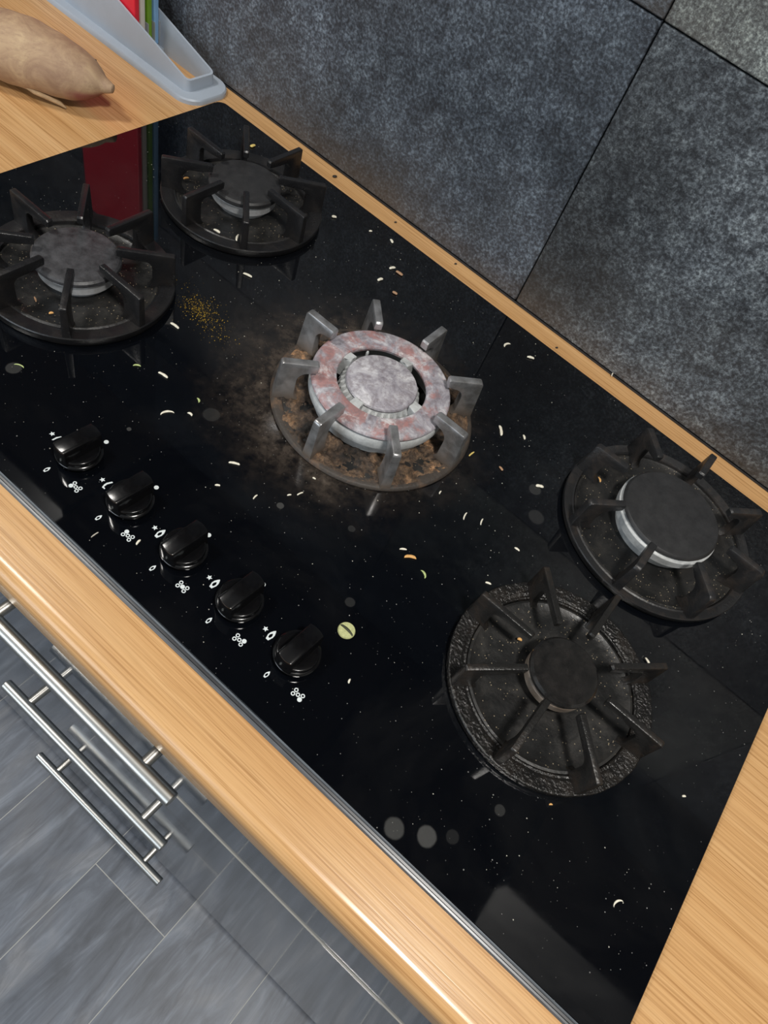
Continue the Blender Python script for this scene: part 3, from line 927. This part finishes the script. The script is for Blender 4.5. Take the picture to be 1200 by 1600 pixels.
# flange with its soft top edge
n = len(ob)
def flange():
    Ls = [[(x, y, 0.0) for x, y in ob], [(x, y, 0.0046) for x, y in ob], [(x, y, 0.0064) for x, y in ob2], [(x, y, 0.0064) for x, y in inner], [(x, y, 0.0) for x, y in inner]]
    vs = [v for L in Ls for v in L]
    fs = []
    for a in range(5):
        b = (a + 1) % 5
        fs += [(a * n + k, a * n + (k + 1) % n, b * n + (k + 1) % n, b * n + k) for k in range(n)]
    return raw_mesh(vs, fs)
mesh_obj('base_flange', flange(), M['holder'], holder, smooth=40)
def rim_y(y): return y
co = loop_rr(0.1660, 0.0240, 0.008)
ct = loop_rr(0.1650, 0.0224, 0.007)
ci = loop_rr(0.1625, 0.0200, 0.005)
mesh_obj('sloping_wall', ring_solid([(x, y, 0.0060) for x, y in co], [(x, y, rim(x)) for x, y in ct], [(x, y, rim(x)) for x, y in ci], [(x, y, 0.0062) for x, y in inner]), M['holder'], holder, smooth=45)
mesh_obj('slot_floor', box(-0.078, 0.078, -0.0188, 0.0188, 0.0004, 0.0060), M['holder'], holder)
# upright fins between the boards
bys = (-0.0145, -0.0040, 0.0065, 0.0160)
for y in (-0.0195 + 0.0005, -0.0093, 0.0012, 0.0112, 0.0192):
    mesh_obj('divider', box(0.060, 0.0705, y - 0.0004, y + 0.0004, 0.0060, 0.034, 0.0002, 1), M['divider'], holder)
for (y, key, w0, w1, lab) in ((bys[0], 'red', -0.054, 0.069, 'red chopping board at the front of the grey holder'),
                      (bys[1], 'white', -0.060, 0.067, 'white chopping board between the red and green boards'),
                      (bys[2], 'green', -0.080, 0.067, 'green chopping board between the white and blue boards'),
                      (bys[3], 'blue', -0.080, 0.068, 'pale blue chopping board at the back of the grey holder')):
    cx = HX + (w0 + w1) / 2
    hw = (w1 - w0) / 2
    o = mesh_obj('chopping_board', box(-hw, hw, -0.0036, 0.0036, 0, 0.30, 0.0014, 2), M['board_' + key], None, (cx, HY + y, 0.9062))
    tag(o, lab, 'chopping board', 'chopping boards in the holder')

# ------------------------------------------------------------------ sweet potato
def potato_mesh():
    prof = [(-0.006, 0.0), (-0.005, 0.0045), (0.000, 0.0068), (0.006, 0.0090), (0.012, 0.0150), (0.022, 0.0220), (0.036, 0.0280), (0.058, 0.0335), (0.085, 0.0362), (0.115, 0.0368),
            (0.145, 0.0345), (0.170, 0.0280), (0.188, 0.0170), (0.196, 0.0075), (0.199, 0.0)]
    nseg, na = 60, 48
    L0, L1 = prof[0][0], prof[-1][0]
    def rad(t):
        for (a, ra), (b, rb) in zip(prof[:-1], prof[1:]):
            if a <= t <= b: return ra + (rb - ra) * (t - a) / (b - a)
        return 0.0
    vs, fs = [], []
    for i in range(nseg + 1):
        u = i / nseg
        t = L0 + (L1 - L0) * (0.5 - 0.5 * math.cos(PI * u))
        r = rad(t)
        bend = 0.006 * math.sin(PI * t / L1)
        for k in range(na):
            a = 2 * PI * k / na
            p = Vector((t, r * math.cos(a), r * math.sin(a)))
            d = 1.0 + 0.05 * noise.noise(p * 22) + 0.022 * noise.noise(p * 70)
            vs.append((-t, bend + r * d * math.cos(a), r * d * 0.92 * math.sin(a)))
    for i in range(nseg):
        for k in range(na):
            k2 = (k + 1) % na
            fs.append((i * na + k, (i + 1) * na + k, (i + 1) * na + k2, i * na + k2))
    bm = bmesh.new()
    me = raw_mesh(vs, fs)
    bm.from_mesh(me)
    bmesh.ops.remove_doubles(bm, verts=bm.verts, dist=1e-5)
    return to_mesh(bm)
PAZ = math.radians(27)
pot = tag(empty('sweet_potato', (-0.471, -0.172, 0.900), PAZ), 'large tan skinned sweet potato lying on the worktop', 'potato')
pm = potato_mesh()
zmin = min(v.co.z for v in pm.vertices)
mesh_obj('skin', pm, M['potato'], pot, (0, 0, -zmin + 0.0002), smooth=180)
def tube(name, pts, rads, mat, parent, n=8):
    vs, fs = [], []
    for i, p in enumerate(pts):
        p = Vector(p)
        d = (Vector(pts[min(i + 1, len(pts) - 1)]) - Vector(pts[max(i - 1, 0)])).normalized()
        q = d.to_track_quat('Z', 'Y').to_matrix()
        for k in range(n):
            a = 2 * PI * k / n
            vs.append(tuple(p + q @ Vector((rads[i] * math.cos(a), rads[i] * math.sin(a), 0))))
    m = len(pts)
    for i in range(m - 1):
        fs += [(i * n + k, i * n + (k + 1) % n, (i + 1) * n + (k + 1) % n, (i + 1) * n + k) for k in range(n)]
    fs += [tuple(range(n)), tuple((m - 1) * n + k for k in range(n))]
    return mesh_obj(name, raw_mesh(vs, fs), mat, parent, smooth=60)
def in_potato(x, y, z):
    dx, dy = x + 0.471, y + 0.172
    return (dx * math.cos(PAZ) + dy * math.sin(PAZ), -dx * math.sin(PAZ) + dy * math.cos(PAZ), z)
rt = tube('root', [in_potato(-0.5400, -0.2300, 0.0140), in_potato(-0.5290, -0.2250, 0.0110), in_potato(-0.5185, -0.2163, 0.0085), in_potato(-0.5090, -0.2085, 0.0050), in_potato(-0.5030, -0.2053, 0.0020)], [0.0014, 0.0024, 0.0028, 0.0024, 0.0008], M['root'], pot)
rt['label'] = 'thin dry root'

# ------------------------------------------------------------------ food bits on the hob
def blob(L, W, H, bend, seed, ns=9, na=8):
    rnd = random.Random(seed)
    vs, fs = [], []
    b = bend * L
    vs.append((-L / 2, -b * 0.5, H / 2))
    for i in range(1, ns):
        u = i / ns
        x = -L / 2 + L * (0.5 - 0.5 * math.cos(PI * u))
        s = math.sin(PI * u) ** 0.55 * rnd.uniform(0.86, 1.1)
        y = b * (math.sin(PI * u) - 0.5)
        for k in range(na):
            a = 2 * PI * k / na
            vs.append((x, y + W / 2 * s * math.cos(a), H / 2 + H / 2 * s * math.sin(a)))
    vs.append((L / 2, -b * 0.5, H / 2))
    for k in range(na):
        fs.append((0, 1 + k, 1 + (k + 1) % na))
        last = 1 + (ns - 2) * na
        fs.append((len(vs) - 1, last + (k + 1) % na, last + k))
    for i in range(ns - 2):
        for k in range(na):
            k2 = (k + 1) % na
            fs.append((1 + i * na + k, 1 + (i + 1) * na + k, 1 + (i + 1) * na + k2, 1 + i * na + k2))
    return raw_mesh(vs, fs)
CRUMBS = [
    (-0.1927, -0.2340, 0.9060, 0.0103, 0.0048, 19, 'rice', 'pale rice grain on the glass just in front of the back left burner'),
    (-0.1812, -0.3401, 0.9060, 0.0106, 0.0047, 6, 'rice', 'long pale rice grain beside the right rim of the front left burner'),
    (-0.1421, -0.3886, 0.9060, 0.0105, 0.0043, 10, 'rice', 'straight white rice grain between front left burner and the knob row'),
    (-0.1083, -0.4145, 0.9060, 0.0122, 0.0035, 62, 'rice', 'longest curved white rice grain on the glass near the leftmost knob'),
    (-0.0955, -0.4006, 0.9060, 0.0052, 0.0040, 7, 'rice', 'short stubby rice grain right of the longest curved grain'),
    (-0.1027, -0.3844, 0.9060, 0.0055, 0.0029, -28, 'herb', 'tiny green herb fragment above the stubby rice grain'),
    (-0.2195, -0.4733, 0.9060, 0.0087, 0.0021, 25, 'herb', 'thin pale green herb strip near the left edge of the photo'),
    (-0.1638, -0.3988, 0.9060, 0.0069, 0.0030, 46, 'herb', 'green herb shred on the glass below the front left burner'),
    (-0.0343, -0.4084, 0.9060, 0.0100, 0.0040, 35, 'rice', 'lumpy white rice grain between the wok burner and the second knob'),
    (-0.0274, -0.4340, 0.9060, 0.0046, 0.0032, 43, 'rice', 'short white rice grain above the third knob'),
    (0.0006, -0.4189, 0.9060, 0.0060, 0.0022, 97, 'rice', 'small slanting rice grain left of a pair of grains by the wok burner'),
    (0.0178, -0.3963, 0.9060, 0.0039, 0.0025, 61, 'rice', 'smaller left grain of a close pair below the wok burner'),
    (0.0229, -0.3884, 0.9060, 0.0065, 0.0024, 76, 'rice', 'larger right grain of a close pair below the wok burner'),
    (0.0202, -0.3676, 0.9060, 0.0033, 0.0027, 13, 'rice', 'tiny rice fragment just outside the front left rim of the wok burner'),
    (-0.2075, -0.0821, 0.9060, 0.0058, 0.0058, 44, 'rice', 'small white crumb just right of the back left pan support'),
    (-0.1678, -0.0632, 0.9060, 0.0040, 0.0040, 59, 'rice', 'tiny white dot of rice behind the wok burner'),
    (-0.1424, -0.0551, 0.9060, 0.0066, 0.0052, -28, 'rice', 'upright stubby rice grain close to the back wooden strip'),
    (-0.1126, -0.0910, 0.9060, 0.0084, 0.0052, 69, 'rice', 'white rice grain touching a brown crumb behind the wok burner'),
    (-0.1025, -0.0907, 0.9060, 0.0095, 0.0066, 4, 'brown', 'brown husk crumb lying next to a white rice grain'),
    (-0.1084, -0.1180, 0.9060, 0.0079, 0.0056, 79, 'rice', 'white popped rice crumb behind the wok burner'),
    (-0.0852, -0.1206, 0.9060, 0.0063, 0.0053, 11, 'brown', 'small brown seed crumb beside the rear finger of the wok burner'),
    (0.0401, -0.0768, 0.9060, 0.0104, 0.0042, 79, 'rice', 'curled white rice grain right of the wok burner near the tile joint reflection'),
    (0.0682, -0.0699, 0.9060, 0.0086, 0.0053, 34, 'rice', 'white rice grain near the wooden strip behind the right side of the glass'),
    (0.1029, -0.1843, 0.9060, 0.0134, 0.0052, -48, 'rice', 'looped yellowish food scrap right of the wok burner'),
    (0.1239, -0.1710, 0.9060, 0.0061, 0.0039, -44, 'rice', 'small white crumb right of the looped food scrap'),
    (0.0996, -0.2317, 0.9060, 0.0087, 0.0026, 86, 'yellow', 'yellow grain at the right rim of the wok burner'),
    (0.1293, -0.2228, 0.9060, 0.0056, 0.0040, -15, 'brown', 'dim brownish crumb between the wok burner and the back right burner'),
    (0.1672, -0.2099, 0.9060, 0.0083, 0.0056, 36, 'rice', 'plump white rice grain left of the back right burner'),
    (0.1052, -0.2915, 0.9060, 0.0044, 0.0023, 102, 'rice', 'tiny white crumb below the wok burner rim'),
    (0.1360, -0.2941, 0.9060, 0.0094, 0.0023, 105, 'rice', 'left of two upright rice grains in the middle of the glass'),
    (0.1502, -0.2871, 0.9060, 0.0079, 0.0023, 108, 'rice', 'right of two upright rice grains in the middle of the glass'),
    (0.1892, -0.2858, 0.9060, 0.0055, 0.0036, 6, 'rice', 'rice grain halfway between the two right burners and the wok burner'),
    (0.1180, -0.3636, 0.9060, 0.0067, 0.0031, 42, 'rice', 'flat pale flake above an orange scrap in the middle of the glass'),
    (0.1271, -0.3654, 0.9060, 0.0110, 0.0050, 39, 'orange', 'largest pale orange scrap of food in the middle of the glass'),
    (0.1447, -0.3692, 0.9060, 0.0083, 0.0030, -28, 'herb', 'curled pale green vegetable shaving below the orange scrap'),
    (0.1894, -0.3339, 0.9060, 0.0055, 0.0032, 25, 'rice', 'white rice crumb at the outer rim of the front right pan support'),
    (0.1591, -0.4821, 0.9060, 0.0040, 0.0024, 111, 'rice', 'single stubby rice grain below the pale green vegetable slice'),
    (0.3963, -0.4694, 0.9060, 0.0091, 0.0023, 63, 'rice', 'curved white rice grain alone near the front right corner of the glass'),
    (0.4049, -0.3682, 0.9060, 0.0034, 0.0029, 42, 'rice', 'white dot of rice right of the front right burner'),
    (0.3314, -0.2902, 0.9070, 0.0071, 0.0035, -28, 'rice', 'rice grain tucked against the right rim of the front right pan support'),
    (0.3251, -0.4478, 0.9060, 0.0030, 0.0022, 42, 'orange', 'tiny orange crumb at the front rim of the front right pan support'),
    (0.2371, -0.3614, 0.9130, 0.0042, 0.0042, 24, 'orange', 'orange crumb on the black drip plate of the front right burner'),
    (-0.2491, -0.2229, 0.9165, 0.0081, 0.0050, 12, 'rice', 'left rice grain on the front rim of the back left pan support'),
    (-0.2309, -0.2119, 0.9165, 0.0113, 0.0038, 123, 'rice', 'right rice grain on the front rim of the back left pan support'),
    (-0.3484, -0.0695, 0.9060, 0.0078, 0.0070, 89, 'yellow', 'yellowish crumb behind the rear finger of the back left burner'),
    (-0.3323, -0.1875, 0.9130, 0.0067, 0.0054, 76, 'orange', 'orange crumb on the black drip plate of the back left burner'),
    (-0.2651, -0.3137, 0.9130, 0.0052, 0.0046, 50, 'yellow', 'yellow crumb under the right hand finger of the front left burner'),
    (-0.3261, -0.3083, 0.9130, 0.0041, 0.0041, 43, 'orange', 'orange crumb behind the cap of the front left burner'),
    (-0.2478, -0.4199, 0.9130, 0.0042, 0.0039, 70, 'orange', 'rust orange crumb on the front of the front left drip plate'),
    (-0.2688, -0.4199, 0.9130, 0.0068, 0.0028, -24, 'brown', 'reddish brown crumb on the left of the front left drip plate'),
    (-0.0282, -0.5142, 0.9060, 0.0056, 0.0030, 104, 'rice', 'cream coloured crumb right of the burner symbol of the second knob'),
    (-0.0539, -0.5327, 0.9060, 0.0071, 0.0011, 90, 'fibre', 'thin pale fibre on the glass in front of the second knob'),
    (0.2058, -0.1597, 0.9130, 0.0063, 0.0033, -42, 'orange', 'orange flake on the drip plate of the back right burner'),
    (-0.2634, -0.0154, 0.9000, 0.0059, 0.0059, 61, 'black', 'round black crumb on the wooden strip behind the back left burner'),
    (-0.5701, -0.1129, 0.9000, 0.0045, 0.0045, 68, 'black', 'dark crumb on the wooden worktop between potato and grey holder'),
    (0.0781, -0.0213, 0.9000, 0.0034, 0.0034, 54, 'black', 'tiny dark speck on the wooden strip right of the tile joint'),
    (-0.0774, -0.0098, 0.9000, 0.0034, 0.0034, 57, 'black', 'tiny dark speck on the wooden strip left of the tile joint'),
    (-0.1663, -0.0151, 0.9000, 0.0034, 0.0034, 59, 'black', 'tiny dark speck on the wooden strip behind the upright rice grain'),
    (0.1441, -0.0012, 0.9020, 0.0103, 0.0021, 98, 'rice', 'pale grain leaning on the dark seal between wooden strip and tiles'),
]
NAMES = dict(rice=('rice_grain', 'rice grain'), herb=('herb_shred', 'herb'), brown=('husk_crumb', 'crumb'), yellow=('yellow_crumb', 'crumb'),
             orange=('orange_crumb', 'crumb'), fibre=('fibre', 'fibre'), black=('dark_crumb', 'crumb'))
for i, (x, y, z, L, W, ang, kind, lab) in enumerate(CRUMBS):
    W = max(0.0011, W * 0.64)
    H = min(W * 0.7, 0.0024)
    bend = {'rice': 0.10, 'herb': 0.25, 'orange': 0.2}.get(kind, 0.05)
    if 'curved' in lab or 'curled' in lab: bend = 0.28
    o = mesh_obj(NAMES[kind][0], blob(L * 0.96, W, H, bend, i), M['c_' + kind], None, (x, y, z + (0.0001 if z < 0.91 else 0)), (0, 0, math.radians(ang)), smooth=180)
    tag(o, lab, NAMES[kind][1], 'food bits on the hob' if z >= ZG - 0.001 else 'bits on the worktop')

sl = tag(empty('vegetable_slice', (0.1316, -0.4536, ZG)), 'pale green round vegetable slice with a dark slit, right of the last knob', 'vegetable')
mesh_obj('flesh', lathe([(0, 0.0002), (0.0066, 0.0002), (0.0070, 0.0010), (0.0064, 0.0020), (0, 0.0023)], 28), M['slice'], sl, smooth=40)
mesh_obj('slit', blob(0.0128, 0.0024, 0.0016, 0.10, 3), M['slice_dark'], sl, (0, 0, 0.0014), (0, 0, math.radians(-2)), smooth=180)

def scatter(name, pts, mat, label, cat):
    vs, fs = [], []
    for (x, y, z, s) in pts:
        b = len(vs)
        a = random.uniform(0, 6.28)
        for k in range(3):
            vs.append((x + s * math.cos(a + k * 2.094), y + s * math.sin(a + k * 2.094), z))
        vs.append((x, y, z + s * 1.1))
        fs += [(b, b + 1, b + 2), (b, b + 1, b + 3), (b + 1, b + 2, b + 3), (b + 2, b, b + 3)]
    o = mesh_obj(name, raw_mesh(vs, fs), mat)
    tag(o, label, cat, None, 'stuff')
    return o
pts = []
for k in range(560):
    u = random.gauss(0, 0.021); v = random.gauss(0, 0.009)
    if random.random() < 0.35: u = random.gauss(-0.014, 0.008)
    x = -0.1745 + u * 0.97 + v * 0.2
    y = -0.3085 - u * 0.22 + v * 0.95
    pts.append((x, y, ZG + 0.0001, random.choice((0.0002, 0.00025, 0.0003, 0.0006))))
scatter('spilled_spice', pts, M['spice'], 'yellow spice powder spilled right of the front left burner', 'spice')
pts = []
centres = [BL, FL, BR, FR, CW]
rads = [0.092, 0.092, 0.101, 0.092, 0.102]
while len(pts) < 240:
    x, y = random.uniform(-0.425, 0.425), random.uniform(-0.540, -0.045)
    if noise.noise(Vector((x * 9, y * 9, 1.0))) < random.uniform(-0.5, 0.35): continue
    if any(math.hypot(x - c[0], y - c[1]) < r for c, r in zip(centres, rads)): continue
    if any(math.hypot(x - kx, y - KY) < 0.021 for kx in KX): continue
    pts.append((x, y, ZG + 0.0001, random.choice((0.0002, 0.00025, 0.0003, 0.0004, 0.0006))))
scatter('scattered_crumbs', pts, M['c_rice'], 'tiny pale crumbs scattered all over the black glass', 'crumbs')
